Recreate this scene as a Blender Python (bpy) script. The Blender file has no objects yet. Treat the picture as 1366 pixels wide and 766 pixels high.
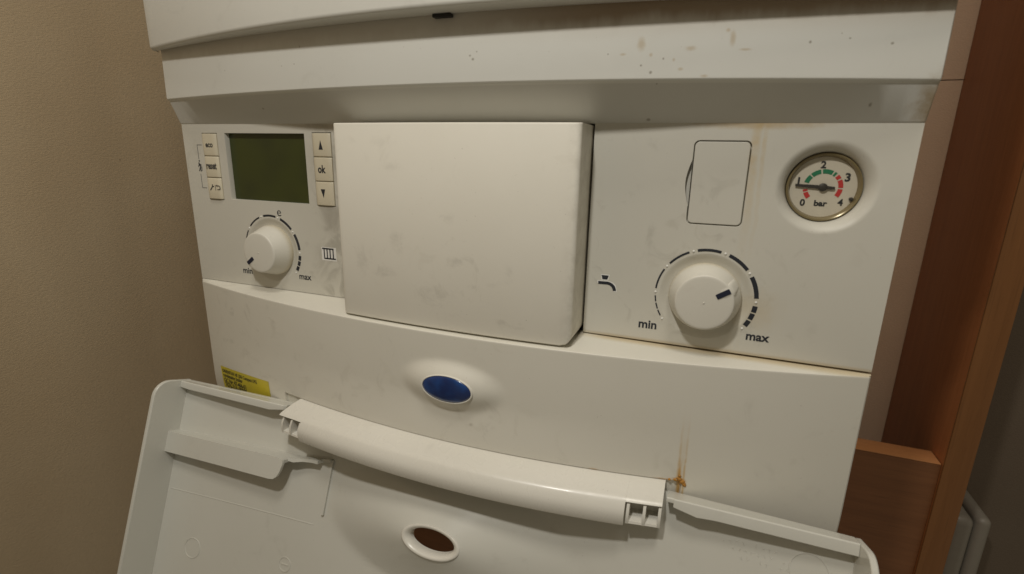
import bpy, bmesh, math, random
from mathutils import Vector, Matrix, Euler
from math import sin, cos, pi, radians, sqrt, atan2
random.seed(7)
S = bpy.context.scene
C = S.collection

# ------------------------------------------------------------------ camera, light, exposure
cam_d = bpy.data.cameras.new('camera')
cam = bpy.data.objects.new('camera', cam_d); C.objects.link(cam)
cam.location = (0.125988, -0.246508, -0.014027)
cam.rotation_euler = (1.3166368, -0.0203800, 0.3669490)
cam_d.sensor_width = 23.5
cam_d.lens = 677.58 / 1366 * 23.5
cam_d.clip_start = 0.01; cam_d.clip_end = 50
cam_d.dof.use_dof = True
cam_d.dof.focus_distance = 0.285
cam_d.dof.aperture_fstop = 8.0
S.camera = cam

W = bpy.data.worlds.new('World'); S.world = W; W.use_nodes = True
W.node_tree.nodes['Background'].inputs[0].default_value = (1.0, 0.885, 0.68, 1)
W.node_tree.nodes['Background'].inputs[1].default_value = 0.16

ld = bpy.data.lights.new('lamp', 'POINT')
lamp = bpy.data.objects.new('lamp', ld); C.objects.link(lamp)
lamp.location = (0.045, -0.29, 0.265)
ld.energy = 3.55; ld.color = (1.0, 0.97, 0.91); ld.shadow_soft_size = 0.014

# ceiling lamp of the room
cd_ = bpy.data.lights.new('ceiling_lamp', 'AREA'); cd_.shape = 'DISK'; cd_.size = 0.30
cl = bpy.data.objects.new('ceiling_lamp', cd_); C.objects.link(cl)
cl.location = (0.22, -0.45, 1.25); cl.rotation_euler = (math.radians(14), 0, 0)
cd_.energy = 4.8; cd_.color = (1.0, 0.94, 0.84)

S.view_settings.view_transform = 'Standard'
S.view_settings.look = 'None'
S.view_settings.exposure = 0.0
S.view_settings.gamma = 1.0
S.render.engine = 'CYCLES'

# ------------------------------------------------------------------ node helper
class NT:
    def __init__(self, name):
        self.m = bpy.data.materials.new(name); self.m.use_nodes = True
        self.t = self.m.node_tree; self.b = self.t.nodes['Principled BSDF']
        tc = self.t.nodes.new('ShaderNodeTexCoord'); self.co = tc.outputs['Object']
        sx = self.t.nodes.new('ShaderNodeSeparateXYZ'); self.t.links.new(self.co, sx.inputs[0])
        self.x, self.y, self.z = sx.outputs
    def put(self, sock, v):
        if hasattr(v, 'is_output'): self.t.links.new(v, sock)
        elif isinstance(v, (tuple, list)) and len(v) == 3 and sock.type == 'RGBA': sock.default_value = (*v, 1)
        else: sock.default_value = v
    def math(self, op, a, b=0.0, c=None, clamp=False):
        n = self.t.nodes.new('ShaderNodeMath'); n.operation = op; n.use_clamp = clamp
        self.put(n.inputs[0], a); self.put(n.inputs[1], b)
        if c is not None: self.put(n.inputs[2], c)
        return n.outputs[0]
    def noise(self, scale, detail=4, rough=0.55, vec=None, stretch=None, dist=0.0):
        n = self.t.nodes.new('ShaderNodeTexNoise'); n.inputs['Scale'].default_value = scale
        n.inputs['Detail'].default_value = detail; n.inputs['Roughness'].default_value = rough
        n.inputs['Distortion'].default_value = dist
        v = vec or self.co
        if stretch:
            mp = self.t.nodes.new('ShaderNodeMapping'); mp.inputs['Scale'].default_value = stretch
            self.t.links.new(v, mp.inputs[0]); v = mp.outputs[0]
        self.t.links.new(v, n.inputs['Vector'])
        return n.outputs['Fac']
    def ramp(self, f, lo, hi, a=0.0, b=1.0):
        n = self.t.nodes.new('ShaderNodeMapRange'); n.interpolation_type = 'SMOOTHSTEP'
        self.put(n.inputs[0], f); n.inputs[1].default_value = lo; n.inputs[2].default_value = hi
        n.inputs[3].default_value = a; n.inputs[4].default_value = b
        return n.outputs[0]
    def mix(self, f, a, b, blend='MIX'):
        n = self.t.nodes.new('ShaderNodeMix'); n.data_type = 'RGBA'; n.blend_type = blend
        self.put(n.inputs[0], f); self.put(n.inputs[6], a); self.put(n.inputs[7], b)
        return n.outputs[2]
    def mul(self, a, b): return self.math('MULTIPLY', a, b)
    def spot(self, cx, cz, rx, rz, soft=0.6, wob=None):
        """elliptical stain mask centred at (cx, cz) mm, radii in mm"""
        dx = self.math('DIVIDE', self.math('SUBTRACT', self.x, cx*1e-3), rx*1e-3)
        dz = self.math('DIVIDE', self.math('SUBTRACT', self.z, cz*1e-3), rz*1e-3)
        r = self.math('SQRT', self.math('ADD', self.mul(dx, dx), self.mul(dz, dz)))
        if wob is not None: r = self.math('ADD', r, wob)
        return self.ramp(r, 1-soft, 1.0, 1.0, 0.0)
    def vmax(self, *s):
        o = s[0]
        for k in s[1:]: o = self.math('MAXIMUM', o, k)
        return o
    def bump(self, h, strength, dist=0.001):
        n = self.t.nodes.new('ShaderNodeBump'); n.inputs['Strength'].default_value = strength
        n.inputs['Distance'].default_value = dist
        self.t.links.new(h, n.inputs['Height']); self.t.links.new(n.outputs[0], self.b.inputs['Normal'])
    def done(self, col, rough=0.45, spec=0.5):
        self.put(self.b.inputs['Base Color'], col); self.put(self.b.inputs['Roughness'], rough)
        self.b.inputs['Specular IOR Level'].default_value = spec
        return self.m

def plain(name, col, rough=0.5, metal=0.0, spec=0.5):
    n = NT(name); n.b.inputs['Metallic'].default_value = metal
    f = n.noise(180, 3); c = n.mix(n.ramp(f, 0.35, 0.7, 0, 0.18), col, tuple(k*0.8 for k in col))
    return n.done(c, rough, spec)

WARM = (0.59, 0.57, 0.50)
def mat_plastic(name, base, smudge=0.5, rough=0.42, seed=0.0, stains=None, bump=.05):
    n = NT(name)
    mp = n.t.nodes.new('ShaderNodeMapping'); mp.inputs['Location'].default_value = (seed, seed*.7, seed*1.3)
    n.t.links.new(n.co, mp.inputs[0]); v = mp.outputs[0]
    big = n.noise(14, 3, vec=v); mid = n.noise(62, 4, 0.6, vec=v, dist=1.4); fine = n.noise(420, 3, vec=v)
    c = n.mix(n.ramp(big, 0.3, 0.7, 0, 0.22), base, tuple(a*b for a, b in zip(base, (0.88, 0.87, 0.84))))
    sm = n.mul(n.ramp(mid, 0.56, 0.72), n.ramp(big, 0.40, 0.62))
    c = n.mix(n.mul(sm, smudge*0.55), c, tuple(a*b for a, b in zip(base, (0.62, 0.59, 0.53))))
    # fingermark arcs
    wv = n.t.nodes.new('ShaderNodeTexVoronoi'); wv.feature = 'DISTANCE_TO_EDGE'; wv.inputs['Scale'].default_value = 30
    n.t.links.new(v, wv.inputs['Vector'])
    arcs = n.mul(n.ramp(wv.outputs['Distance'], 0.0, 0.09, 1, 0), n.mul(n.ramp(mid, 0.5, 0.66), n.ramp(big, 0.44, 0.6)))
    c = n.mix(n.mul(arcs, smudge*0.4), c, tuple(a*0.6 for a in base))
    sp = n.noise(900, 2, 0.5, vec=v)
    c = n.mix(n.ramp(sp, 0.745, 0.78, 0, 0.35), c, (0.2, 0.16, 0.1))
    if stains: c = stains(n, c, mid, fine)
    if bump: n.bump(fine, bump, 0.0004)
    return n.done(c, n.ramp(mid, 0.3, 0.7, rough-0.05, rough+0.1), 0.45)

def st_hood(n, c, mid, fine):
    # the sloping underside is toned grey: its shade is put into the colour
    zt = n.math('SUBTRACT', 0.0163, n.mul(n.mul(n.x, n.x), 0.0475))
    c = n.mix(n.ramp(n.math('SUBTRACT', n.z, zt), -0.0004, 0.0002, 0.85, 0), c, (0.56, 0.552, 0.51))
    wob = n.math('MULTIPLY', n.math('SUBTRACT', n.noise(160, 4, 0.7), 0.5), 1.1)
    # brown run-off collecting under the upper casing
    edge = n.ramp(n.math('ADD', n.z, n.mul(n.math('SUBTRACT', n.noise(55, 4, .7, stretch=(1, 1, .35)), .5), .010)), 0.0365, 0.0425)
    side = n.ramp(n.x, 0.0, 0.09, 0.25, 1.0)
    c = n.mix(n.mul(n.mul(edge, side), 0.75), c, (0.20, 0.115, 0.045))
    c = n.mix(n.mul(n.ramp(n.z, 0.030, 0.043), n.mul(side, 0.35)), c, (0.36, 0.25, 0.14))
    rust = [(94, 30, 2.2, 3.4), (98, 26, 1.0, 1.0), (113, 28, 3.5, 1.5), (110, 20.5, 1.6, .9), (107, 24, .8, 1), (128, 31, 1.5, 4), (126, 34, 1.2, 1.0), (87, 26.5, 2.0, .8), (133, 27, 3, .7), (119, 17.8, 2, .8)]
    for a in rust: c = n.mix(n.mul(n.spot(*a, soft=.9, wob=wob), 0.42), c, (0.40, 0.27, 0.10))
    dark = [(21, 27, 1.1, .9), (19.6, 28.5, .8, .7), (23, 30, .5, .5), (98.5, 19.5, .8, .8), (103, 24.5, .6, .7), (94.5, 22.2, .6, .6), (81, 26.8, .4, .4), (155, 29, .7, .8), (-78, 37.5, .3, 1.0), (-92, 29, .5, .5), (-83, 29.5, .6, .4), (-138, 29, .4, .5), (168, 30, .6, .5), (182, 28, .7, .6), (101, 15.4, .6, .4), (97, 2.5, 1.2, .8), (180, 7.5, .9, 1.4), (-120, 9, .8, .5)]
    for a in dark: c = n.mix(n.mul(n.spot(*a, soft=.8, wob=wob), 0.62), c, (0.13, 0.10, 0.05))
    c = n.mix(n.mul(n.spot(201, 8, 10, 13, soft=.95, wob=wob), 0.8), c, (0.28, 0.19, 0.08))  # brown end stain, made larger to dim the bright bevel end
    return c

def st_fascia(n, c, mid, fine):
    wob = n.mul(n.math('SUBTRACT', n.noise(120, 4, .7), .5), 1.0)
    yel = (0.52, 0.38, 0.17)
    xs = n.math('ADD', n.x, n.mul(n.math('SUBTRACT', n.noise(30, 3, .6, stretch=(0, 0, 1)), .5), .006))
    drip = n.ramp(n.math('ABSOLUTE', n.math('SUBTRACT', xs, 0.1425)), 0.0006, 0.0026, 1, 0)
    drip2 = n.ramp(n.math('ABSOLUTE', n.math('SUBTRACT', xs, 0.146)), 0.0003, 0.0013, 1, 0)
    d = n.mul(n.vmax(drip, n.mul(drip2, .7)), n.mul(n.ramp(n.z, -0.060, -0.004, 0.12, 1), n.ramp(n.noise(200, 3), .3, .7, .4, 1)))
    c = n.mix(n.mul(d, 0.55), c, yel)
    c = n.mix(n.mul(n.spot(143, 1, 34, 3.4, soft=.8, wob=wob), .6), c, (0.42, 0.29, 0.12))
    c = n.mix(n.mul(n.spot(150, -80, 15, 13, soft=.9, wob=wob), .25), c, yel)
    c = n.mix(n.mul(n.spot(125, -60, 16, 6, soft=.9, wob=wob), .22), c, (0.40, 0.36, 0.27))
    low = n.mul(n.ramp(n.z, -0.1018, -0.1000, 1, 0), n.ramp(n.x, .05, .09))
    c = n.mix(n.mul(low, .45), c, (0.40, 0.28, 0.10))
    # grey rub marks round the right-hand keys
    g = n.mul(n.ramp(n.math('ABSOLUTE', n.math('ADD', n.x, .080)), .004, .024, 1, 0), n.ramp(mid, .38, .62))
    c = n.mix(n.mul(g, .45), c, (0.30, 0.28, 0.23))
    c = n.mix(n.mul(n.spot(-84, -55, 9, 16, soft=.95, wob=wob), .35), c, (0.33, 0.30, 0.25))
    c = n.mix(n.mul(n.spot(-80, 0, 40, 3.5, soft=.95, wob=wob), .4), c, (0.30, 0.26, 0.2))
    return c

def st_panel(n, c, mid, fine):
    wob = n.mul(n.math('SUBTRACT', n.noise(110, 5, .7, dist=1.5), .5), 2.6)
    for a, k in (((-22, -58, 5, 9), .28), ((8, -44, 6, 3), .3), ((12, -66, 5, 2.4), .3), ((-30, -76, 10, 4), .25), ((0, -84, 17, 7), .3), ((20, -78, 4, 2), .3), ((-24, -21, 9, 3), .2), ((-45, -70, 7, 9), .25), ((40, -70, 3, 7), .22), ((-30, -9, 10, 4), .15)):
        c = n.mix(n.mul(n.mul(n.spot(*a, soft=.95, wob=wob), n.ramp(mid, .36, .58)), k*.7), c, (0.27, 0.25, 0.21))
    c = n.mix(n.mul(n.ramp(n.x, .064, .072), n.mul(n.ramp(n.noise(110, 4, .7), .4, .62), .17)), c, (0.25, 0.21, 0.15))
    return c

def st_lower(n, c, mid, fine):
    wob = n.mul(n.math('SUBTRACT', n.noise(140, 4, .7), .5), 1.0)
    xs = n.math('ADD', n.x, n.mul(n.math('SUBTRACT', n.noise(22, 3, .6, stretch=(0, 0, 1)), .5), .004))
    rust = (0.50, 0.27, 0.05)
    fade = n.mul(n.ramp(n.z, -0.165, -0.125, 1.0, 0.0), n.ramp(n.noise(220, 3), .25, .6, .35, 1))
    d1 = n.ramp(n.math('ABSOLUTE', n.math('SUBTRACT', xs, 0.1265)), 0.0001, 0.0010, 1, 0)
    d2 = n.ramp(n.math('ABSOLUTE', n.math('SUBTRACT', xs, 0.1292)), 0.0001, 0.0008, 1, 0)
    d3 = n.ramp(n.math('ABSOLUTE', n.math('SUBTRACT', xs, 0.1278)), 0.0005, 0.0030, .35, 0)
    c = n.mix(n.mul(n.mul(n.vmax(d1, d2, d3), fade), .7), c, (0.52, 0.33, 0.10))
    sharp = n.mul(n.ramp(n.math('ABSOLUTE', n.math('SUBTRACT', xs, 0.1272)), .0002, .0009, 1, 0), n.ramp(n.z, -.160, -.152, 1, 0))
    c = n.mix(n.mul(sharp, .85), c, rust)
    c = n.mix(n.mul(n.spot(127.5, -164, 4.2, 2.3, soft=.7, wob=wob), .95), c, rust)
    c = n.mix(n.mul(n.spot(121, -164.3, 7, .9, soft=.9, wob=wob), .7), c, rust)
    c = n.mix(n.mul(n.spot(87, -164.3, 4, .9, soft=.9, wob=wob), .5), c, rust)
    ln = n.mul(n.ramp(n.z, -.1646, -.1638, 1, 0), n.mul(n.ramp(n.z, -.1652, -.1647), n.ramp(n.x, .02, .1)))
    # yellow bloom on the ledge beside the fascia joint
    led = n.mul(n.ramp(n.z, -.1046, -.1036), n.mul(n.ramp(n.y, -.006, -.001), n.ramp(n.x, .06, .09)))
    c = n.mix(n.mul(led, .5), c, (0.50, 0.36, 0.13))
    for a, k in (((-150, -150, 13, 9), .28), ((-120, -120, 4, 6), .25), ((22, -152, 1.8, 1.5), .5), ((150, -125, 9, 12), .15), ((-95, -150, 8, 7), .15)):
        c = n.mix(n.mul(n.mul(n.spot(*a, soft=.95, wob=wob), n.ramp(mid, .4, .6)), k), c, (0.3, 0.26, 0.2))
    return c

def st_knob(n, c, mid, fine):
    return n.mix(n.ramp(n.y, -0.0035, 0.001, 0, 0.45), c, (0.45, 0.36, 0.17))

M = {}
M['casing'] = mat_plastic('casing_white', (0.59, 0.58, 0.53), .25, .38, 3.1)
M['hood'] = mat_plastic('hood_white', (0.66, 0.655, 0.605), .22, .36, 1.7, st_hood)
M['fascia'] = mat_plastic('fascia_white', WARM, .45, .45, 0.4, st_fascia)
M['panel'] = mat_plastic('centre_cover_white', (0.715, 0.685, 0.60), .45, .45, 5.2, st_panel)  # fascia plastic made lighter; hood shading difference put into the colour
M['lower'] = mat_plastic('lower_white', (0.695, 0.67, 0.59), .45, .42, 2.3, st_lower)
M['bar'] = mat_plastic('bar_white', (0.72, 0.695, 0.625), .2, .26, 4.4)
M['flap'] = mat_plastic('flap_white', (0.615, 0.605, 0.545), .2, .17, 6.6, None, 0)
M['knob'] = mat_plastic('knob_white', (0.66, 0.635, 0.56), .15, .36, 8.8, st_knob)
M['key'] = mat_plastic('key_cream', (0.64, 0.58, 0.44), .25, .42, 9.1)
M['ink'] = plain('printing_ink', (0.018, 0.021, 0.028), .5)
M['inkw'] = plain('printing_white', (0.76, 0.75, 0.71), .5)
M['pointer'] = plain('pointer_dark', (0.012, 0.016, 0.035), .45)
M['dark'] = plain('dark_gap', (0.02, 0.018, 0.015), .8)
M['red'] = plain('gauge_red', (0.55, 0.035, 0.035), .55)
M['green'] = plain('gauge_green', (0.012, 0.20, 0.10), .55)
M['dial'] = plain('gauge_dial', (0.66, 0.63, 0.56), .5)
M['needle'] = plain('gauge_needle', (0.035, 0.032, 0.03), .5)
M['bezel'] = plain('gauge_bezel', (0.24, 0.19, 0.095), .2, 0.3, .7)
M['boxg'] = plain('box_grey', (0.22, 0.195, 0.155), .5)
M['metal'] = plain('latch_metal', (0.35, 0.34, 0.32), .3, 1.0)
M['gunk'] = plain('rust_crust', (0.42, 0.20, 0.035), .8)

n = NT('display_glass'); f = n.noise(25, 2)
M['lcd'] = n.done(n.mix(n.ramp(f, .3, .7), (0.036, 0.043, 0.015), (0.050, 0.060, 0.014)), .22, .4)
n = NT('blue_lens'); f = n.noise(80, 2)
n.b.inputs['Coat Weight'].default_value = 0.6; n.b.inputs['Coat Roughness'].default_value = 0.08
M['blue'] = n.done(n.mix(n.ramp(f, .4, .65), (0.004, 0.022, 0.105), (0.006, 0.05, 0.20)), .25, .5)
n = NT('sticker_yellow'); f = n.noise(60, 3)
M['yellow'] = n.done(n.mix(n.ramp(f, .3, .7), (0.66, 0.55, 0.035), (0.56, 0.47, 0.04)), .4)
# gauge glass: mostly clear with a thin reflection
n = NT('gauge_glass')
tr = n.t.nodes.new('ShaderNodeBsdfTransparent'); tr.inputs[0].default_value = (.97, .95, .9, 1)
gl = n.t.nodes.new('ShaderNodeBsdfGlossy'); gl.inputs['Roughness'].default_value = .08
ms = n.t.nodes.new('ShaderNodeMixShader'); ms.inputs[0].default_value = .045
n.t.links.new(tr.outputs[0], ms.inputs[1]); n.t.links.new(gl.outputs[0], ms.inputs[2])
n.t.links.new(ms.outputs[0], n.t.nodes['Material Output'].inputs[0]); M['glass'] = n.m

def mat_wall(name, a, b):
    n = NT(name)
    g = n.noise(760, 4, .6, stretch=(1, .55, 1.5)); f = n.noise(7, 3); st = n.noise(9, 2, stretch=(1, 1, .06))
    c = n.mix(n.ramp(f, .3, .7), a, b)
    c = n.mix(n.ramp(st, .35, .65, 0, .6), c, tuple(k*.84 for k in b))
    c = n.mix(n.ramp(g, .3, .7, 0, .22), c, tuple(k*.72 for k in a))
    sp = n.noise(140, 1, .3); c = n.mix(n.ramp(sp, .845, .86, 0, .6), c, (.1, .06, .03))
    n.bump(g, .42, .0009)
    return n.done(c, .7, .3)
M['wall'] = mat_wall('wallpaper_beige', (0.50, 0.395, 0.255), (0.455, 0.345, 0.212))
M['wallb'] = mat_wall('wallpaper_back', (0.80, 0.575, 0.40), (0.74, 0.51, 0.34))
M['wallr'] = mat_wall('right_wall_shaded', (0.155, 0.118, 0.083), (0.135, 0.10, 0.068))  # right wall darkened in its colour to stand in for shade
def mat_wood(name, a, b, stretch):
    n = NT(name)
    w = n.noise(1.0, 6, .65, stretch=stretch, dist=.6); p = n.noise(1.0, 2, .5, stretch=tuple(k*4.5 for k in stretch))
    c = n.mix(n.ramp(w, .1, .9), a, b); c = n.mix(n.ramp(p, .55, .75, 0, .28), c, tuple(k*.6 for k in a))
    n.bump(p, .15, .0003)
    return n.done(c, .42, .4)
M['wood_v'] = mat_wood('wood_upright', (0.34, 0.115, 0.038), (0.45, 0.165, 0.056), (160, 160, 9))
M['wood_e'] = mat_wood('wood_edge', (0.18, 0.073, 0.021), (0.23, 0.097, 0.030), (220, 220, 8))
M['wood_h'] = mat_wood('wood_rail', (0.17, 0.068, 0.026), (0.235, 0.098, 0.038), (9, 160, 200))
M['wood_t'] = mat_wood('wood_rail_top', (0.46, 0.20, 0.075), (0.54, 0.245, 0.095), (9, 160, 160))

# ------------------------------------------------------------------ mesh helpers (millimetres, world axes)
def link(name, me, mat, parent, angle=32):
    o = bpy.data.objects.new(name, me); C.objects.link(o)
    if mat: me.materials.append(mat)
    if angle:
        me.polygons.foreach_set('use_smooth', [True]*len(me.polygons)); me.set_sharp_from_angle(angle=radians(angle))
    if parent:
        o.parent = parent
        o.matrix_parent_inverse = Matrix.Translation(-world_loc(parent))
    return o
def world_loc(o):
    return Vector(o.get('base', (0, 0, 0)))
def mk(name, V, F, mat, parent=None, angle=32, fix=True):
    me = bpy.data.meshes.new(name)
    me.from_pydata([(a*1e-3, b*1e-3, c*1e-3) for a, b, c in V], [], F); me.validate()
    if fix:
        bm = bmesh.new(); bm.from_mesh(me); bmesh.ops.remove_doubles(bm, verts=bm.verts, dist=1e-7)
        bmesh.ops.recalc_face_normals(bm, faces=bm.faces); bm.to_mesh(me); bm.free()
    return link(name, me, mat, parent, angle)
def empty(name, loc):
    o = bpy.data.objects.new(name, None); C.objects.link(o)
    o.location = loc; o['base'] = loc; o.empty_display_size = .05
    return o
def loft(name, rings, mat, parent=None, angle=32, closed=True, caps=True):
    V = [v for r in rings for v in r]; m = len(rings[0]); F = []
    for i in range(len(rings)-1):
        for j in range(m if closed else m-1):
            k = (j+1) % m
            F.append((i*m+j, i*m+k, (i+1)*m+k, (i+1)*m+j))
    if caps:
        F.append(tuple(range(m))); F.append(tuple((len(rings)-1)*m+j for j in range(m)))
    return mk(name, V, F, mat, parent, angle)
def lathe(name, cx, cz, prof, mat, parent=None, n=72, angle=32, sx=1.0, sz=1.0, cap=True):
    """turned about the y axis; prof = [(radius, y)]"""
    rings = []
    for r, y in prof:
        rings.append([(cx+sx*r*cos(2*pi*k/n), y, cz+sz*r*sin(2*pi*k/n)) for k in range(n)])
    V = [v for r in rings for v in r]; F = []
    for i in range(len(rings)-1):
        for j in range(n):
            k = (j+1) % n; F.append((i*n+j, i*n+k, (i+1)*n+k, (i+1)*n+j))
    if cap:
        if prof[0][0] > 1e-6: F.append(tuple(range(n)))
        if prof[-1][0] > 1e-6: F.append(tuple((len(rings)-1)*n+j for j in range(n)))
    return mk(name, V, F, mat, parent, angle)
def prism(name, poly, mp, c0, c1, mat, parent=None, angle=32):
    """poly in (a, b); mp(a, b, c) -> xyz"""
    m = len(poly); V = [mp(a, b, c0) for a, b in poly] + [mp(a, b, c1) for a, b in poly]
    F = [tuple(range(m)), tuple(range(m, 2*m))] + [(j, (j+1) % m, m+(j+1) % m, m+j) for j in range(m)]
    return mk(name, V, F, mat, parent, angle)
def rbox(name, x, y, z, bev, mat, parent=None, seg=3, angle=50):
    bm = bmesh.new(); bmesh.ops.create_cube(bm, size=1)
    for v in bm.verts:
        v.co = ((x[0]+x[1])/2+v.co.x*(x[1]-x[0]), (y[0]+y[1])/2+v.co.y*(y[1]-y[0]), (z[0]+z[1])/2+v.co.z*(z[1]-z[0]))
    if bev: bmesh.ops.bevel(bm, geom=bm.edges[:], offset=bev, segments=seg, affect='EDGES', profile=.5)
    for v in bm.verts: v.co *= 1e-3
    me = bpy.data.meshes.new(name); bm.to_mesh(me); bm.free()
    return link(name, me, mat, parent, angle)
def curve_mesh(cu):
    o = bpy.data.objects.new('tmp', cu); C.objects.link(o)
    bpy.context.view_layer.update()
    me = bpy.data.meshes.new_from_object(o.evaluated_get(bpy.context.evaluated_depsgraph_get()))
    bpy.data.objects.remove(o); bpy.data.curves.remove(cu)
    return me
def plate(name, loops, y0, y1, mat, parent=None, bev=0.0, angle=32):
    """flat plate in the x-z plane with holes; y0 = front face, y1 = back face"""
    cu = bpy.data.curves.new(name, 'CURVE'); cu.dimensions = '2D'; cu.fill_mode = 'BOTH'
    cu.extrude = (y1-y0)/2-bev; cu.bevel_depth = bev; cu.bevel_resolution = 2; cu.offset = -bev
    for lp in loops:
        s = cu.splines.new('POLY'); s.points.add(len(lp)-1); s.use_cyclic_u = True
        for p, (a, b) in zip(s.points, lp): p.co = (a, b, 0, 1)
    me = curve_mesh(cu); me.name = name; ym = (y0+y1)/2
    for v in me.vertices:
        a, b, c = v.co; v.co = (a*1e-3, (ym-c)*1e-3, b*1e-3)
    return link(name, me, mat, parent, angle)
def rect(x0, z0, x1, z1): return [(x0, z0), (x1, z0), (x1, z1), (x0, z1)]
def rrect(x0, z0, x1, z1, r, n=6):
    P = []
    for cx, cz, a0 in ((x1-r, z0+r, -90), (x1-r, z1-r, 0), (x0+r, z1-r, 90), (x0+r, z0+r, 180)):
        for k in range(n+1):
            a = radians(a0+90*k/n); P.append((cx+r*cos(a), cz+r*sin(a)))
    return P
def circ(cx, cz, r, n=72): return [(cx+r*cos(2*pi*k/n), cz+r*sin(2*pi*k/n)) for k in range(n)]
def flatmap(y):
    return lambda a, b, c: (a, y-c, b)
def mark(polys, mp, mat, parent, name='printed_mark', t=.06):
    """thin printed shapes lying on a surface; polys in (x, z)"""
    V = []; F = []
    for poly in polys:
        m = len(poly); o = len(V)
        V += [mp(a, b, 0.0) for a, b in poly] + [mp(a, b, t) for a, b in poly]
        F += [tuple(o+k for k in range(m)), tuple(o+m+k for k in range(m))] + [(o+j, o+(j+1) % m, o+m+(j+1) % m, o+m+j) for j in range(m)]
    return mk(name, V, F, mat, parent, 0)
def text(body, cx, cz, width, mp, mat, parent, bold=.012, xs=1.0, name='lettering', rot=0.0, t=.05, squash=1.0):
    cu = bpy.data.curves.new(name, 'FONT'); cu.body = body; cu.size = 1; cu.offset = bold
    cu.extrude = .01; cu.resolution_u = 3
    me = curve_mesh(cu); me.name = name
    X = [v.co.x for v in me.vertices]; Y = [v.co.y for v in me.vertices]
    k = width/(max(X)-min(X)); x0 = (max(X)+min(X))/2; y0 = (max(Y)+min(Y))/2
    for v in me.vertices:
        a = (v.co.x-x0)*k; b = (v.co.y-y0)*k*squash; c = t if v.co.z > 0 else 0.0
        a, b = a*cos(rot)-b*sin(rot), a*sin(rot)+b*cos(rot)
        v.co = Vector(mp(cx+a, cz+b, c))*1e-3
    return link(name, me, mat, parent, 0)
def tag(o, label=None, cat=None, group=None, kind=None):
    for k, v in (('label', label), ('category', cat), ('group', group), ('kind', kind)):
        if v: o[k] = v
    return o
def sector(cx, cz, r0, r1, a0, a1, n=10):
    """annulus sector; angles in degrees clockwise from the top"""
    P = [(cx+r1*sin(radians(a0+(a1-a0)*k/n)), cz+r1*cos(radians(a0+(a1-a0)*k/n))) for k in range(n+1)]
    P += [(cx+r0*sin(radians(a1+(a0-a1)*k/n)), cz+r0*cos(radians(a1+(a0-a1)*k/n))) for k in range(n+1)]
    return P
def smooth(t): t = max(0.0, min(1.0, t)); return t*t*(3-2*t)

BX = 6.0                                  # centre of the bowed fronts
def bow(x): return max(0.0, 1-((x-BX)/(200+BX*(1 if x < BX else -1)))**2)
XS = [-200+400*k/80 for k in range(81)]
def xstations(x0, x1, r, step=5.0):
    """stations along x with a fillet inset d at both ends -> (x, d)"""
    out = []
    for k in range(6):
        a = pi/2*k/5; out.append((x0+r-r*cos(a), r-r*sin(a)))
    n = max(2, int((x1-x0-2*r)/step))
    out += [(x0+r+(x1-x0-2*r)*k/n, 0.0) for k in range(1, n)]
    for k in range(6):
        a = pi/2*(1-k/5); out.append((x1-r+r*cos(a), r-r*sin(a)))
    return out
def arc(cy, cz, r, a0, a1, n=5):
    return [(cy+r*cos(radians(a0+(a1-a0)*k/n)), cz+r*sin(radians(a0+(a1-a0)*k/n))) for k in range(n+1)]

# ------------------------------------------------------------------ setting
def wall(name, x, y, z, mat):
    o = rbox(name, x, y, z, 0, mat, None, angle=0); return tag(o, kind='structure')
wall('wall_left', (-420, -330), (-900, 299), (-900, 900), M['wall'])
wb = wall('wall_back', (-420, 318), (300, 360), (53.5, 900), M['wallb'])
rbox('wall_sheet', (-420, 318), (300, 360), (-900, 52.7), 0, M['wallb'], wb, angle=0)
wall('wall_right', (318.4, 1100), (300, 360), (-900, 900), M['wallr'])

cup = empty('cupboard', (.317, .238, -.9))
tag(cup, 'brown wooden cupboard frame with upright board and lower rail beside the boiler', 'cupboard')
ub = rbox('upright_board', (309.5, 325), (178, 299), (-900, 900), .3, M['wood_v'], cup, 2)
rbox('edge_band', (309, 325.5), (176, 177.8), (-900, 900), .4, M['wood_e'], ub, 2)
lr = rbox('lower_rail', (-150, 309), (180, 199), (-900, -231.2), 0, M['wood_h'], cup)
rbox('edge_band', (-150, 309), (180.2, 199.2), (-231, -230.2), .2, M['wood_t'], lr, 2)

jb = empty('junction_box', (.362, .3, -.42))
tag(jb, 'small grey plastic junction box fixed to the wall behind the wooden board', 'junction box')
rbox('cover', (354, 371.6), (245, 299.5), (-520, -310), 7, M['boxg'], jb, 5)
rbox('box_base', (372.2, 383), (246, 299.5), (-520, -308), 5, M['boxg'], jb, 5)
hz = rbox('hinge', (350.2, 354.4), (247, 262), (-345, -318), .8, M['dark'], jb)
for zz in (-341, -329): rbox('hinge_pin', (348.4, 350.6), (246, 252), (zz, zz+7), .8, M['metal'], hz)

# ------------------------------------------------------------------ boiler
boiler = empty('boiler', (0, .15, -.24))
tag(boiler, 'white wall-hung gas boiler with dials, display and its lower flap hanging open', 'boiler')

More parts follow.
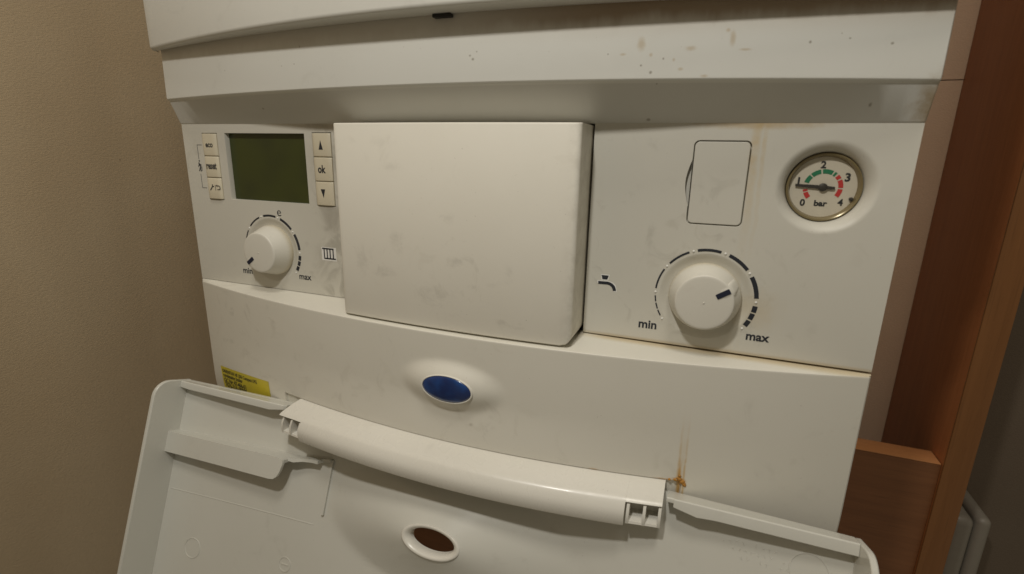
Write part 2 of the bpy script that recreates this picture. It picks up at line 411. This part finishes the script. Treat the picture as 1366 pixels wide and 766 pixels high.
# upper casing with rolled lower lip
rings = []
for x, d in xstations(-201.5, 201.5, 3.0, 5):
    b = bow(x); yl = -13.8-23.5*b + d; zl = 43.2+2.6*b; yc = -6.5-19*b
    r = 2.0
    P = [(296, zl+3), (yc+6, zl+3), (yc-.2, 44.3+1.5*b), (yc-1.2, 43.9+1.8*b), (yl+r+2, zl-.1)]
    P += [(yl+r-r*sin(radians(a)), zl+r-r*cos(radians(a))) for a in (0, 18, 36, 54, 72, 90)]
    P += [(yl-.1, zl+30), (yl, zl+110), (yl+1, 300), (yl+4, 480), (296, 480)]
    rings.append([(x, y, z) for y, z in P])
loft('upper_casing', rings, M['casing'], boiler, 38)
plate('clip_slot', [rrect(3.0, 44.2, 12.0, 45.6, .4)], -28.4, -25, M['dark'], boiler)

# projecting hood with sloping underside
rings = []
for x in [-200, -199.6] + XS[1:-1] + [199.6, 200]:
    b = bow(x); i = .5 if abs(x) > 199.9 else 0
    ye = -7.6-16.5*b+i; zt = 15.0+1.9*b
    P = [(60, 47), (-7-18.5*b+i, 47)]
    P += [(-7-18.5*b+i, 43), (ye, zt+1.6), (ye+.12, zt+.8), (ye+.7, zt+.05), (ye+1.6, zt-.55)]
    P += [(-.6, 1.6), (0.2, 1.0), (4, .9), (60, .9)]
    rings.append([(x, y, z) for y, z in P])
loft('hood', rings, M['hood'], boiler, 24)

# body behind the fascia and the lower panel
rbox('back_body', (-198, 198), (30, 297), (-238, 46), 3, M['casing'], boiler)
rbox('inner_frame', (-197, 197), (8, 29), (-200, .5), 0, M['dark'], boiler)

# ---- control fascia, two flat plates
KL = (-132.7, -76.4); KR = (129.0, -76.4); GC = (170.9, -24.6)
fl = plate('control_fascia', [rect(-200, -102, -60.6, 3), rect(-163.3, -45.5, -99.9, -4.3), rect(-183.1, -46.4, -169.6, -4.3),
      rect(-94.2, -46.0, -80.2, -3.6), circ(*KL, 20.4)], 0, 6, M['fascia'], boiler, .1)
# blanking cover with finger notch
hole = rrect(117.4, -42.9, 140.9, -6.0, 2.4)
nt = [(117.4-2.0*sin(pi*k/12), -14.5-20*k/12) for k in range(13)]
i = max(range(len(hole)), key=lambda k: (hole[k][0] < 117.5, hole[k][1]))
hole = hole[:i+1] + nt + hole[i+1:]
fr = plate('control_fascia', [rect(72.6, -102, 200, 3), hole, circ(*GC, 19.2), circ(*KR, 20.4)], 0, 6, M['fascia'], boiler, .1)
plate('cover_recess', [rect(110, -46, 144, -3)], 2.2, 3.0, M['fascia'], fr)
plate('blanking_cover', [rrect(117.95, -42.35, 140.35, -6.55, 2.0)], .05, 2.1, M['fascia'], fr, .25)

# display
plate('display', [rect(-166, -48, -97, -2)], 3.4, 5.0, M['lcd'], fl)

def key(x0, x1, z0, z1, parent):
    rings = []
    for k in range(13):                       # gently domed keycap
        t = k/12; x = x0+(x1-x0)*t; e = min(t, 1-t)*(x1-x0)
        dy = .55*(1-(2*t-1)**4) + (min(e, .8)/.8)*.55
        yf = -.25-dy
        r = .7; f0 = [(4.5, z1), (yf+r, z1)]
        f0 += [(yf+r-r*sin(radians(a)), z1-r+r*cos(radians(a))) for a in (30, 60, 90)]
        f0 += [(yf-.08, (z0+z1)/2)]
        f0 += [(yf+r-r*sin(radians(a)), z0+r-r*cos(radians(a))) for a in (90, 60, 30)] + [(yf+r, z0), (4.5, z0)]
        rings.append([(x, y, z) for y, z in f0])
    return loft('push_button', rings, M['key'], parent, 40)
KF = flatmap(-1.42)
kz = [(-18.5, -4.7), (-32.1, -18.8), (-46.0, -32.4)]
kl = [key(-182.6, -170.1, a, b, fl) for a, b in kz]
kz = [(-17.3, -4.0), (-31.3, -17.6), (-45.6, -31.6)]
kr = [key(-93.7, -80.7, a, b, fl) for a, b in kz]
text('eco', -175.8, -12.0, 6.2, KF, M['ink'], kl[0], .03, squash=1.15)
text('reset', -176.0, -24.9, 8.8, KF, M['ink'], kl[1], .03, squash=1.45)
# spanner, bar and return arrow
def bar(x0, z0, x1, z1, w):
    dx, dz = x1-x0, z1-z0; l = sqrt(dx*dx+dz*dz); nx, nz = -dz/l*w/2, dx/l*w/2
    return [(x0+nx, z0+nz), (x1+nx, z1+nz), (x1-nx, z1-nz), (x0-nx, z0-nz)]
ic = [bar(-179.4, -40.3, -177.0, -37.7, .75), bar(-177.3, -37.9, -177.2, -36.5, .6), bar(-177.1, -38.1, -175.9, -37.6, .6), bar(-174.7, -40.3, -174.7, -36.8, .4)]
ic += [bar(-173.6, -37.3, -171.9, -37.3, .5), sector(-171.9, -38.5, .95, 1.45, 0, 180, 8), bar(-173.2, -39.7, -171.9, -39.7, .5), [(-174.1, -37.3), (-173.1, -36.5), (-173.1, -38.1)]]
mark(ic, KF, M['ink'], kl[2])
mark([[(-88.6, -13.3), (-85.6, -13.3), (-87.1, -8.0)]], KF, M['ink'], kr[0])
text('ok', -87.4, -24.3, 5.6, KF, M['ink'], kr[1], .032, squash=1.25)
mark([[(-89.2, -35.9), (-86.0, -35.9), (-87.4, -41.0)]], KF, M['ink'], kr[2])

FF = flatmap(-.05)
# bracket line and service symbol
mark([bar(-184.0, -11.8, -188.2, -11.8, .28), bar(-188.1, -11.8, -188.1, -20.8, .28), bar(-188.1, -30.2, -188.1, -39.1, .28), bar(-188.2, -39.1, -184.1, -39.1, .28)], FF, M['ink'], fl)
mark([circ(-188.0, -21.9, .55, 12), bar(-188.7, -23.0, -187.2, -26.0, .9), bar(-187.9, -24.0, -186.5, -24.6, .6), bar(-188.6, -24.2, -189.3, -25.8, .6), bar(-187.6, -26.0, -187.3, -28.6, .65), bar(-187.9, -26, -188.9, -28.5, .65), bar(-186.4, -25.4, -186.5, -28.2, .45)], FF, M['ink'], fl)

# ---- dials
def dial(c, parent, ptr):
    cx, cz = c
    lathe('dial_well', cx, cz, [(20.5, 0.0), (20.0, .12), (19.2, .5), (18.0, 1.05), (17.0, 1.35), (13, 1.5), (10, 1.55)], M['fascia'], parent, 96, 60, cap=False)
    prof = [(15.2, 3.2), (16.0, .9), (16.05, -.2), (15.7, -1.6)]
    prof += [(15.7-2.9*t, -1.6-8.4*t) for t in (.15, .35, .55, .75, .9)]
    prof += [(12.72, -10.4), (12.6, -10.85), (12.3, -11.15), (11.9, -11.27), (11.0, -11.33), (6, -11.5), (.4, -11.52)]
    kb = lathe('control_knob', cx, cz, prof, M['knob'], parent, 96, 60)
    a = radians(ptr); ux, uz = sin(a), cos(a); px, pz = cos(a), -sin(a)
    pm = lambda s, q, yy: (cx+ux*s+px*q, yy, cz+uz*s+pz*q)
    # raised nose of the knob that carries the pointer
    rg = []
    for s, yy, hw, y2 in ((7.5, -11.3, 3.4, -8), (9.5, -11.5, 3.2, -7.5), (11.6, -11.45, 2.9, -6.5), (12.9, -10.9, 2.6, -5), (13.9, -8.5, 2.4, -3), (15.0, -4.5, 2.2, -1.5), (15.5, -2.2, 2.0, -.6)):
        rg.append([pm(s, -hw-.9, y2), pm(s, -hw, yy+.55), pm(s, -hw*.6, yy), pm(s, hw*.6, yy), pm(s, hw, yy+.55), pm(s, hw+.9, y2), pm(s-2.5, 0, y2)])
    loft('pointer_nose', rg, M['knob'], kb, 45)
    hw = 1.15
    prism('pointer', [(6.0, -hw*.8), (6.3, -hw), (11.9, -hw), (12.2, -hw*.8), (12.2, hw*.8), (11.9, hw), (6.3, hw), (6.0, hw*.8)], lambda s, q, y: pm(s, q, y), -11.2, -11.72, M['pointer'], kb)
    lathe('centre_pip', cx, cz, [(.45, -11.45), (.4, -11.7), (.2, -11.78), (.0, -11.8)], M['knob'], kb, 16)
    step = math.degrees(.629732); R = 22.12
    A = [step*(k-3.5) for k in range(8)]
    for k in range(8):
        x, z = cx+R*sin(radians(A[k])), cz+R*cos(radians(A[k]))
        lathe('scale_dot', x, z, [(.55, .1), (.5, -.25), (.32, -.42), (.0, -.48)], M['inkw'], parent, 14, 60)
    wd = [.62, .8, .95, 1.25, 1.55, 1.9, 2.1]
    for k in range(7):
        w = wd[k]/2; g = 4.8
        if k in (0, 6):
            seg = (A[k+1]-A[k]-2*g+2)/3
            for q in range(3):
                a0 = A[k]+g-1+seg*q
                mark([sector(cx, cz, R-w, R+w, a0+.9, a0+seg-.9, 4)], FF, M['ink'], parent, 'scale_dash')
        else:
            mark([sector(cx, cz, R-w, R+w, A[k]+g, A[k+1]-g, 12)], FF, M['ink'], parent, 'scale_dash')
    return kb
dial(KL, fl, -128); dial(KR, fr, 57)
text('min', -156.2, -92.3, 8.0, FF, M['ink'], fl, .018)
text('max', -107.7, -92.1, 9.6, FF, M['ink'], fl, .018)
text('e', -124.4, -52.3, 3.2, FF, M['ink'], fl, -.004)
text('min', 104.6, -93.4, 8.6, FF, M['ink'], fr, .026)
text('max', 153.9, -93.2, 9.8, FF, M['ink'], fr, .026)
# radiator symbol
W1 = flatmap(-.02)
mark([rect(-93.2, -79.3, -82.2, -71.0)], W1, M['inkw'], fl, 'symbol_ground', .03)
rad = [bar(-92.6, -71.9, -84.0, -71.9, .85), bar(-91.4, -78.0, -82.7, -78.0, .85)]
rad += [bar(x, -71.7, x, -78.2, .8) for x in (-91.2, -89.0, -86.8, -84.5)]
mark(rad, flatmap(-.06), M['ink'], fl, 'radiator_symbol')
# tap symbol
sp = [(78.9, -74.1), (83.4, -74.0)] + [(83.4+4.6*sin(radians(a)), -78.4+4.4*cos(radians(a))) for a in (15, 35, 55, 75, 90)]
sp += [(86.4, -78.4)] + [(83.4+3.0*sin(radians(a)), -78.4+2.9*cos(radians(a))) for a in (75, 50, 25, 0)] + [(78.9, -75.6)]
hd = [(80.3, -70.9), (83.9, -70.9), (83.3, -73.0), (80.9, -73.0)]
grow = lambda P, k: [(sum(p[0] for p in P)/len(P)*(1-k)+p[0]*k, sum(p[1] for p in P)/len(P)*(1-k)+p[1]*k) for p in P]
off = lambda P: [(a+dx, b+dz) for (a, b), dx, dz in [(p, .45*(1 if p[0] > sum(q[0] for q in P)/len(P) else -1), .45*(1 if p[1] > sum(q[1] for q in P)/len(P) else -1)) for p in P]]
mark([off(hd), off(sp)], W1, M['inkw'], fr, 'symbol_ground', .03)
mark([hd, sp], flatmap(-.06), M['ink'], fr, 'tap_symbol')

# ---- pressure gauge
gx, gz = GC
lathe('gauge_well', gx, gz, [(19.3, 0.0), (18.8, .04), (18.2, .2), (17.4, .7), (16.5, 1.5), (15.6, 2.7), (14.9, 4.2), (14.4, 6), (14.35, 8)], M['fascia'], fr, 96, 60, cap=False)
ga = lathe('pressure_gauge', gx, gz, [(14.3, 10), (14.3, 5.2), (14.1, 4.75), (13.7, 4.6), (13.3, 4.8), (12.9, 6.2), (12.5, 7.6), (12.4, 9.5)], M['bezel'], fr, 96, 40, cap=False)
lathe('gauge_dial', gx, gz, [(12.8, 9.1), (12.6, 7.2), (.05, 7.2)], M['dial'], ga, 72)
lathe('gauge_glass', gx, gz, [(13.0, 6.0), (12.9, 5.8), (7, 5.5), (.05, 5.45)], M['glass'], ga, 72, cap=False)
GF = flatmap(7.1)
for a0, a1, m in ((-133, -111, 'red'), (-107, -100, 'red'), (-75, -48, 'green'), (-44, -13, 'green'), (-8, 25, 'green'), (30, 38, 'green'), (44, 57, 'red'), (62, 90, 'red'), (95, 123, 'red')):
    mark([sector(gx, gz, 5.7, 7.5, a0, a1, 8)], GF, M[m], ga, 'scale_band')
for t, a in (('0', -136), ('1', -76), ('2', -6), ('3', 62), ('4', 130)):
    text(t, gx+9.7*sin(radians(a)), gz+9.4*cos(radians(a)), 2.0 if t != '1' else .75, GF, M['ink'], ga, .035)
text('bar', gx+.2, gz-6.8, 5.0, GF, M['ink'], ga, .035, squash=.9)
a = radians(-87); ux, uz = sin(a), cos(a)
nm = lambda s, q, y: (gx+ux*s-uz*q, y, gz+uz*s+ux*q)
nd = prism('needle', [(-4.4, -.55), (-3.0, -.62), (0, -.75), (6, -.65), (10.6, -.5), (10.6, .5), (6, .65), (0, .75), (-3, .62), (-4.4, .55)], nm, 6.5, 6.2, M['needle'], ga)
lathe('needle_hub', gx, gz, [(1.7, 7.0), (1.65, 6.0), (1.2, 5.75), (.1, 5.7)], M['needle'], nd, 28)
lathe('stop_pin', gx+11.0, gz-4.5, [(.8, 7.1), (.8, 6.2), (.2, 6.0)], M['needle'], ga, 14)

# ---- bowed cover between the two fascia plates
def ycov(x): return -.5-24.3*bow(x)
rings = []
for x, d in xstations(-60.0, 71.6, 2.6, 3):
    if x < 0: d *= .25
    yf = ycov(x)+d*.8; zb = -102.9+.3*d; r = .7
    e = max(0.0, (x-66.0)/5.6); zb += 5.0*(1-sqrt(max(0, 1-e*e)))
    P = [(7, .2), (yf+r, .2)] + [(yf+r-r*sin(radians(a)), .2-r+r*cos(radians(a))) for a in (30, 60, 90)]
    P += [(yf-.2, -50)]
    P += [(yf+r-r*sin(radians(a)), zb+r-r*cos(radians(a))) for a in (90, 60, 30, 0)] + [(7, zb)]
    rings.append([(x, y, z) for y, z in P])
loft('centre_cover', rings, M['panel'], boiler, 35)

# ---- lower panel, bowed, with a raised mound for the blue lens and a slot for the hinge bar
LX, LZ = 9.6, -132.4
SEAM = -164.4
def ylow(x, z):
    t = (-104-z)/60
    y = -.6-27.4*bow(x)*(1-.03*t)
    y -= 2.4*smooth((-138-z)/28)*bow(x)**3
    if z < -172: y += 1.2*((-172-z)/16)**2
    r = sqrt(((x-LX)/32)**2+((z-LZ)/15.0)**2)
    y -= 4.4*smooth((1-r)/.62)
    return y
zz = [-105.2-1.4*k for k in range(42)]; zz = [z for z in zz if z > SEAM+.6] + [SEAM+.02, SEAM-.02]
zz += [SEAM-1.5-2.2*k for k in range(22)]
xx = sorted(set([-200, -199.4] + [round(-198+2.25*k, 3) for k in range(177)] + [199.4, 200, -114.6, -114.55, 128.6, 128.65]))
rings = []
for x in xx:
    i = .5 if abs(x) > 199.8 else 0
    y0 = ylow(x, -105); zb_ = -102.3 if x < 20 else -102.3-.75*smooth((x-20)/120)
    if -59 < x < 71: zb_ = -104.0
    P = [(9, zb_), (.3, zb_), (y0*.5+.15, (zb_-104)/2), (y0*.97+.3+i, -103.9), (y0+.3+i, -104), (y0+.08+i, -104.2), (y0+.01+i, -104.5), (y0+i, -104.9)]
    for z in zz:
        y = ylow(x, z)+i
        if z < SEAM and -114.58 < x < 128.62: y += 1.6 if (z > SEAM-5.5 or x < -102 or x > 121) else 26
        P.append((y, z))
    P += [(26, zz[-1]-1), (26, -108)]
    rings.append([(x, y, z) for y, z in P])
lowp = loft('lower_panel', rings, M['lower'], boiler, 20)

# blue lens
yl = ylow(LX, LZ)
lr_ = lathe('badge_ring', LX, LZ, [(1.045, yl+1.5), (1.045, yl-.25), (1.02, yl-.5), (.985, yl-.4), (.97, yl+1)], M['bar'], lowp, 72, 50, 14.4, 7.3, cap=False)
lathe('badge_lens', LX, LZ, [(.99, yl+.6), (.98, yl-.15), (.9, yl-.62), (.7, yl-1.15), (.4, yl-1.5), (.12, yl-1.62), (.0, yl-1.63)], M['blue'], lowp, 72, 60, 14.4, 7.3)

# yellow type sticker wrapped on the panel
def onlow(dy):
    return lambda a, b, c: (a, ylow(a, b)-dy-c, b)
sk_t = lambda a: -164.6 - (a+188)*.0
V = []; F = []; nx, nz = 20, 9
for layer in (0.02, .14):
    for i in range(nx+1):
        for j in range(nz+1):
            x = -189+58.0*i/nx + (j/nz)*1.5; z = -164.9+3.4*i/nx-17*j/nz
            V.append((x, ylow(x, z)-layer, z))
q = (nx+1)*(nz+1)
for L in (0, q):
    for i in range(nx):
        for j in range(nz):
            k = L+i*(nz+1)+j; F.append((k, k+1, k+nz+2, k+nz+1))
sticker = mk('type_sticker', V, F, M['yellow'], lowp, 60, False)
tag(sticker, 'yellow type sticker with black print')
for t, x0, z, w in (('GREENSTAR HE 25Si Compact LPG', -187.2, -168.0, 43.0), ('condensing boiler', -186.6, -171.2, 25), ('GC Nr: 47-406-01', -186, -174.6, 28), ('7676-316-00000', -185.4, -178.2, 28)):
    text(t, x0+w/2, z+3.4*(x0+w/2+189)/58-.4, w, onlow(.2), M['ink'], sticker, .02, squash=1.15, rot=.058)

# crust of lime and rust at the end of the slot
rc = []
for x, z, r in ((125.5, -163.8, 1.0), (127.2, -163.2, 1.3), (128.6, -164.6, 1.5), (129.6, -165.6, 1.1), (130.2, -166.4, .8), (123.0, -164.0, .7), (127.4, -161.5, .7)):
    o = lathe('rust_crust', x, z, [(r, ylow(x, z)+.3), (r*.9, ylow(x, z)-.3), (r*.5, ylow(x, z)-.6), (0, ylow(x, z)-.7)], M['gunk'], lowp, 10, 60, 1.0, .8)
    for v in o.data.vertices: v.co += Vector((random.uniform(-1, 1), random.uniform(-.4, .4), random.uniform(-1, 1)))*.00022

# ------------------------------------------------------------------ hanging flap
TH = radians(20.0); OY, OZ, OX = -25.0, -171.0, 2.5
def fp(u, v, w):
    return (u+OX, OY - v*sin(TH) - w*cos(TH), OZ - v*cos(TH) + w*sin(TH))
HX, HV = 5.0, 48.6
def wfl(u, v):
    w = -7.0*max(0, 1-(u/197)**2)
    r = sqrt(((u-HX)/76)**2+((v-HV)/34)**2)
    if r < 1: w += 14.5*(max(0,1-r)/.78)**1.12
    return w
VL = 165.0
n_a, n_r = 192, 46
rings = []; A2, B2 = 17.2, 8.2
def edge_pt(a):
    c, s = cos(a), sin(a); t = 1e9
    if c > 1e-9: t = min(t, (197.5-HX)/c)
    if c < -1e-9: t = min(t, (-197.5-HX)/c)
    if s > 1e-9: t = min(t, (VL-HV)/s)
    if s < -1e-9: t = min(t, (-2.6-HV)/s)
    return HX+c*t, HV+s*t
V = []; F = []
angs = [2*pi*k/n_a for k in range(n_a)]
for cu_, cv_ in ((197.5, -2.6), (-197.5, -2.6), (197.5, VL), (-197.5, VL)):
    a = atan2(cv_-HV, cu_-HX) % (2*pi); k = min(range(n_a), key=lambda q: abs(angs[q]-a)); angs[k] = a
for side in (0, 1):
    for j in range(n_r+1):
        t = (j/n_r)**1.6
        for a in angs:
            eu, ev = edge_pt(a)
            rr_ = 1/sqrt((cos(a)/A2)**2+(sin(a)/B2)**2)
            iu, iv = HX+rr_*cos(a), HV+rr_*sin(a)
            u, v = iu+(eu-iu)*t, iv+(ev-iv)*t
            V.append(fp(u, v, wfl(u, v)-2.4*side))
for side in (0, 1):
    o = side*(n_r+1)*n_a
    for j in range(n_r):
        for k in range(n_a):
            k2 = (k+1) % n_a; F.append((o+j*n_a+k, o+j*n_a+k2, o+(j+1)*n_a+k2, o+(j+1)*n_a+k))
o = (n_r+1)*n_a
for j in (0, n_r):
    for k in range(n_a):
        k2 = (k+1) % n_a; F.append((j*n_a+k, j*n_a+k2, o+j*n_a+k2, o+j*n_a+k))
flap = mk('drop_flap', V, F, M['flap'], boiler, 50)
tag(flap, 'open drop flap hanging inside-out below the control panel')
# rolled collar round the oval opening
wc = wfl(HX+A2, HV)
prof = [(1.03, 1.02, wc-.6), (1.02, 1.04, wc+.35), (.97, .97, wc+.75), (.89, .87, wc+.4), (.81, .77, wc-.8), (.775, .715, wc-2.6), (.77, .71, wc-5.5), (.80, .75, wc-5.5), (.9, .88, wc-3)]
rings = [[fp(HX+A2*p*cos(2*pi*k/72), HV+B2*q*sin(2*pi*k/72), w) for k in range(72)] for p, q, w in prof]
loft('collar', rings, M['bar'], flap, 60, True, False)

# side walls with a rounded hinge-end corner
for s in (-1, 1):
    for_end = [(-3.0, -2.2), (-3.0, 12.5)] + [(7.0-10*cos(radians(a)), 12.5+10*sin(radians(a))) for a in (15, 30, 45, 60, 75, 90)] + [(VL+3, 22.5), (VL+3, -2.2)]
    a, b = (197.3, 200) if s > 0 else (-200, -197.3)
    o = prism('side_wall', for_end, lambda v, w, u: fp(u, v, w), a, b, M['flap'], flap, 30)
    bv = o.modifiers.new('bevel', 'BEVEL'); bv.width = .0006; bv.segments = 2; bv.limit_method = 'ANGLE'; bv.angle_limit = radians(50)
rings = [[fp(u, v, w) for v, w in ((VL, wfl(u, VL)-2.2), (VL, 22), (VL+2.6, 22), (VL+2.6, wfl(u, VL)-2.2))] for u in [-197.3+394.6*k/20 for k in range(21)]]
loft('end_wall', rings, M['flap'], flap, 30)
# hinge-side lips either side of the bar
def lip(pts):
    rings = []
    for u, v0, v1, w1 in pts:
        wb_ = wfl(u, 0)-2.0
        rings.append([fp(u, v0, wb_), fp(u, v0, w1-.5), fp(u, v0+.5, w1), fp(u, v0+(v1-v0)*.5, w1), fp(u, v1-.25, w1-.25), fp(u, v1, w1-.6), fp(u, v1, wb_)])
    loft('hinge_lip', rings, M['flap'], flap, 25)
lip([(-197.2, -2.4, 1.8, 5.6)] + [(-197+78*k/10, -2.4, 2.3, 5.6) for k in range(1, 11)] + [(-108.5, -2.4, .6, 5.2), (-107.5, -2.2, .3, 3.6)])
lip([(120.5, -3, -.6, 5.6), (123.6, -3, -.6, 5.6), (123.7, -3, 1.0, 6.2), (134, -3, 3.0, 6.3)] + [(134+63.2*k/8, -3, 2.4, 6.3) for k in range(1, 9)])

# bracket shelf inside the flap
fv = lambda u, v, w: fp(u, v, w)
o = prism('bracket', [(-197.5, 31.0), (-150, 29.5), (-112, 28.0), (-104, 27.8), (-99.5, 28.6), (-99.2, 31), (-100.5, 36), (-102.2, 39.2), (-104.5, 41.0), (-107.5, 41.6), (-150, 42.8), (-197.5, 44.3)], fv, 6.2, 8.0, M['flap'], flap, 30)
V = []
rings = []
for u, v, wt in ((-197.3, 31.0, 7.9), (-175, 30.2, 7.9), (-150, 29.5, 7.9), (-112, 28.0, 7.9), (-104, 27.8, 7.8), (-99.2, 28.7, 7.4)):
    rings.append([fp(u, v+.05, wfl(u, v)-1), fp(u, v+.05, wt), fp(u, v+1.9, wt), fp(u, v+1.9, wfl(u, v)-1)])
loft('bracket_web', rings, M['flap'], flap, 25)
rings = []
for u, v, h in ((-99.4, 28.8, 9), (-96, 29.2, 8.2), (-90, 27.8, 7), (-84, 27.2, 6.5), (-80, 27.3, 6.2), (-79.8, 26.8, 3), (-74, 26.0, 2.5)):
    w0 = wfl(u, v); rings.append([fp(u, v-1, w0-1), fp(u, v-1, w0+h), fp(u, v+1.0, w0+h), fp(u, v+1.0, w0-1)])
loft('bracket_tail', rings, M['flap'], flap, 25)
rings = []
for k in range(7):
    v = 25.5+33*k/6; u = -73.5-1.0*k/6; w0 = wfl(u, v)
    rings.append([fp(u-.8, v, w0-1), fp(u-.8, v, w0+1.5), fp(u+.8, v, w0+1.5), fp(u+.8, v, w0-1)])
loft('stiffening_rib', rings, M['flap'], flap, 25)
rings = []
for k in range(13):
    u = -195+115*k/12; v = 70-4*k/12; w0 = wfl(u, v)
    rings.append([fp(u, v-.5, w0-.5), fp(u, v-.2, w0+.22), fp(u, v+.2, w0+.22), fp(u, v+.5, w0-.5)])
loft('mould_line', rings, M['flap'], flap, 60)
def ring_mark(u0, v0, R, name='ejector_mark'):
    rings = []
    for q in range(40):
        a = 2*pi*q/40; rg = []
        for dr, h in ((-.35, -.3), (-.2, .3), (.2, .3), (.35, -.3)):
            u, v = u0+(R+dr)*cos(a), v0+(R+dr)*sin(a); rg.append(fp(u, v, wfl(u, v)+h))
        rings.append(rg)
    rings.append(rings[0]); return loft(name, rings, M['flap'], flap, 60, True, False)
ring_mark(-168.5, 103, 6.2); ring_mark(184-2.5, 15.5, 7.5)
ring_mark(-96, 94, 4.2); rg = []
for u in (-98.5, -93.5): w0 = wfl(u, 94); rg.append([fp(u, 93.7, w0-.3), fp(u, 93.7, w0+.35), fp(u, 94.3, w0+.35), fp(u, 94.3, w0-.3)])
loft('ejector_mark', rg, M['flap'], flap, 25)
# faint illegible moulding stamp
def pip(u, v, a, l):
    r = []
    for s in (-1, 1):
        uu, vv = u+s*l*cos(a), v+s*l*sin(a); w0 = wfl(uu, vv)
        r.append([fp(uu-.22*sin(a), vv+.22*cos(a), w0-.2), fp(uu, vv, w0+.16), fp(uu+.22*sin(a), vv-.22*cos(a), w0-.2)])
    return r
V = []; F = []
for row in range(3):
    for k in range(9):
        if random.random() < .2: continue
        u = 150+k*2.6+row*1.2; v = 11.5+row*3.2
        for a in random.sample([0, pi/2, .8, 2.3, pi/2], 2):
            r = pip(u+random.uniform(-.3, .3), v+random.uniform(-.4, .4), a, .8); b0 = len(V); V += r[0]+r[1]
            F += [(b0, b0+1, b0+4, b0+3), (b0+1, b0+2, b0+5, b0+4), (b0+2, b0, b0+3, b0+5), (b0, b0+1, b0+2), (b0+3, b0+4, b0+5)]
mk('moulding_stamp', V, F, M['flap'], flap, 25)

# ---- hinge bar, bowed, part of the flap
def yseam(x): return ylow(x, SEAM+.5)
ZB = SEAM-.45
TOP = [(1.2, 0), (-.3, 0), (-6, -1.6), (-11.6, -3.7), (-12.8, -4.3), (-13.8, -5.2)]
FR = [(-15.6, -8.0), (-16.3, -9.6), (-16.6, -11.2), (-16.6, -15.8), (-16.2, -16.4), (-15.2, -16.4)]
def barring(x, prof, sh=0.0):
    y0 = yseam(x); return [(x + (sh*max(0, min(1, (-p)/15.0))), y0+p, ZB+q) for p, q in prof]
body = TOP+FR+[(-14.2, -9.4), (-11, -6.2), (1.2, -2.5)]
XL, XR = -85.5, 105.0
bar_o = loft('hinge_bar', [barring(XL+(XR-XL)*k/40, body) for k in range(41)], M['bar'], flap, 40)
shell = TOP+[(-12.6, -6.0), (-8, -4.2), (1.2, -2.2)]
loft('end_shell', [barring(x, shell) for x in (105.02, 110, 116, 121.4)], M['bar'], bar_o, 40)
loft('end_shell', [barring(-85.52, shell), barring(-91, shell), barring(-95, shell, -2.5), barring(-98, shell, -4.5), barring(-99.5, shell, -4.8)], M['bar'], bar_o, 40)
rib = [(-3, -3.5), (-9, -5.0), (-13.6, -6.6), (-15.3, -9.5), (-15.8, -13), (-15.4, -15.6), (-3, -15.6)]
for xs_ in ((105.8, 113.2, 120.0), (-101.6, -94.4, -87.2)):
    for x in xs_: loft('clip_rib', [barring(x, rib), barring(x+1.3, rib)], M['bar'], bar_o, 40)
for x0, x1 in ((107.1, 120), (-100.4, -87.2)):
    loft('clip_floor', [barring(x, [(-3, -14.4), (-15.0, -14.4), (-15.3, -15.5), (-3, -15.5)]) for x in (x0, (x0+x1)/2, x1)], M['bar'], bar_o, 30)
    loft('clip_back', [barring(x, [(-4, -3), (-5.2, -3.2), (-5.2, -14.4), (-4, -14.4)]) for x in (x0, (x0+x1)/2, x1)], M['bar'], bar_o, 30)

S.render.resolution_x = 1024; S.render.resolution_y = 574
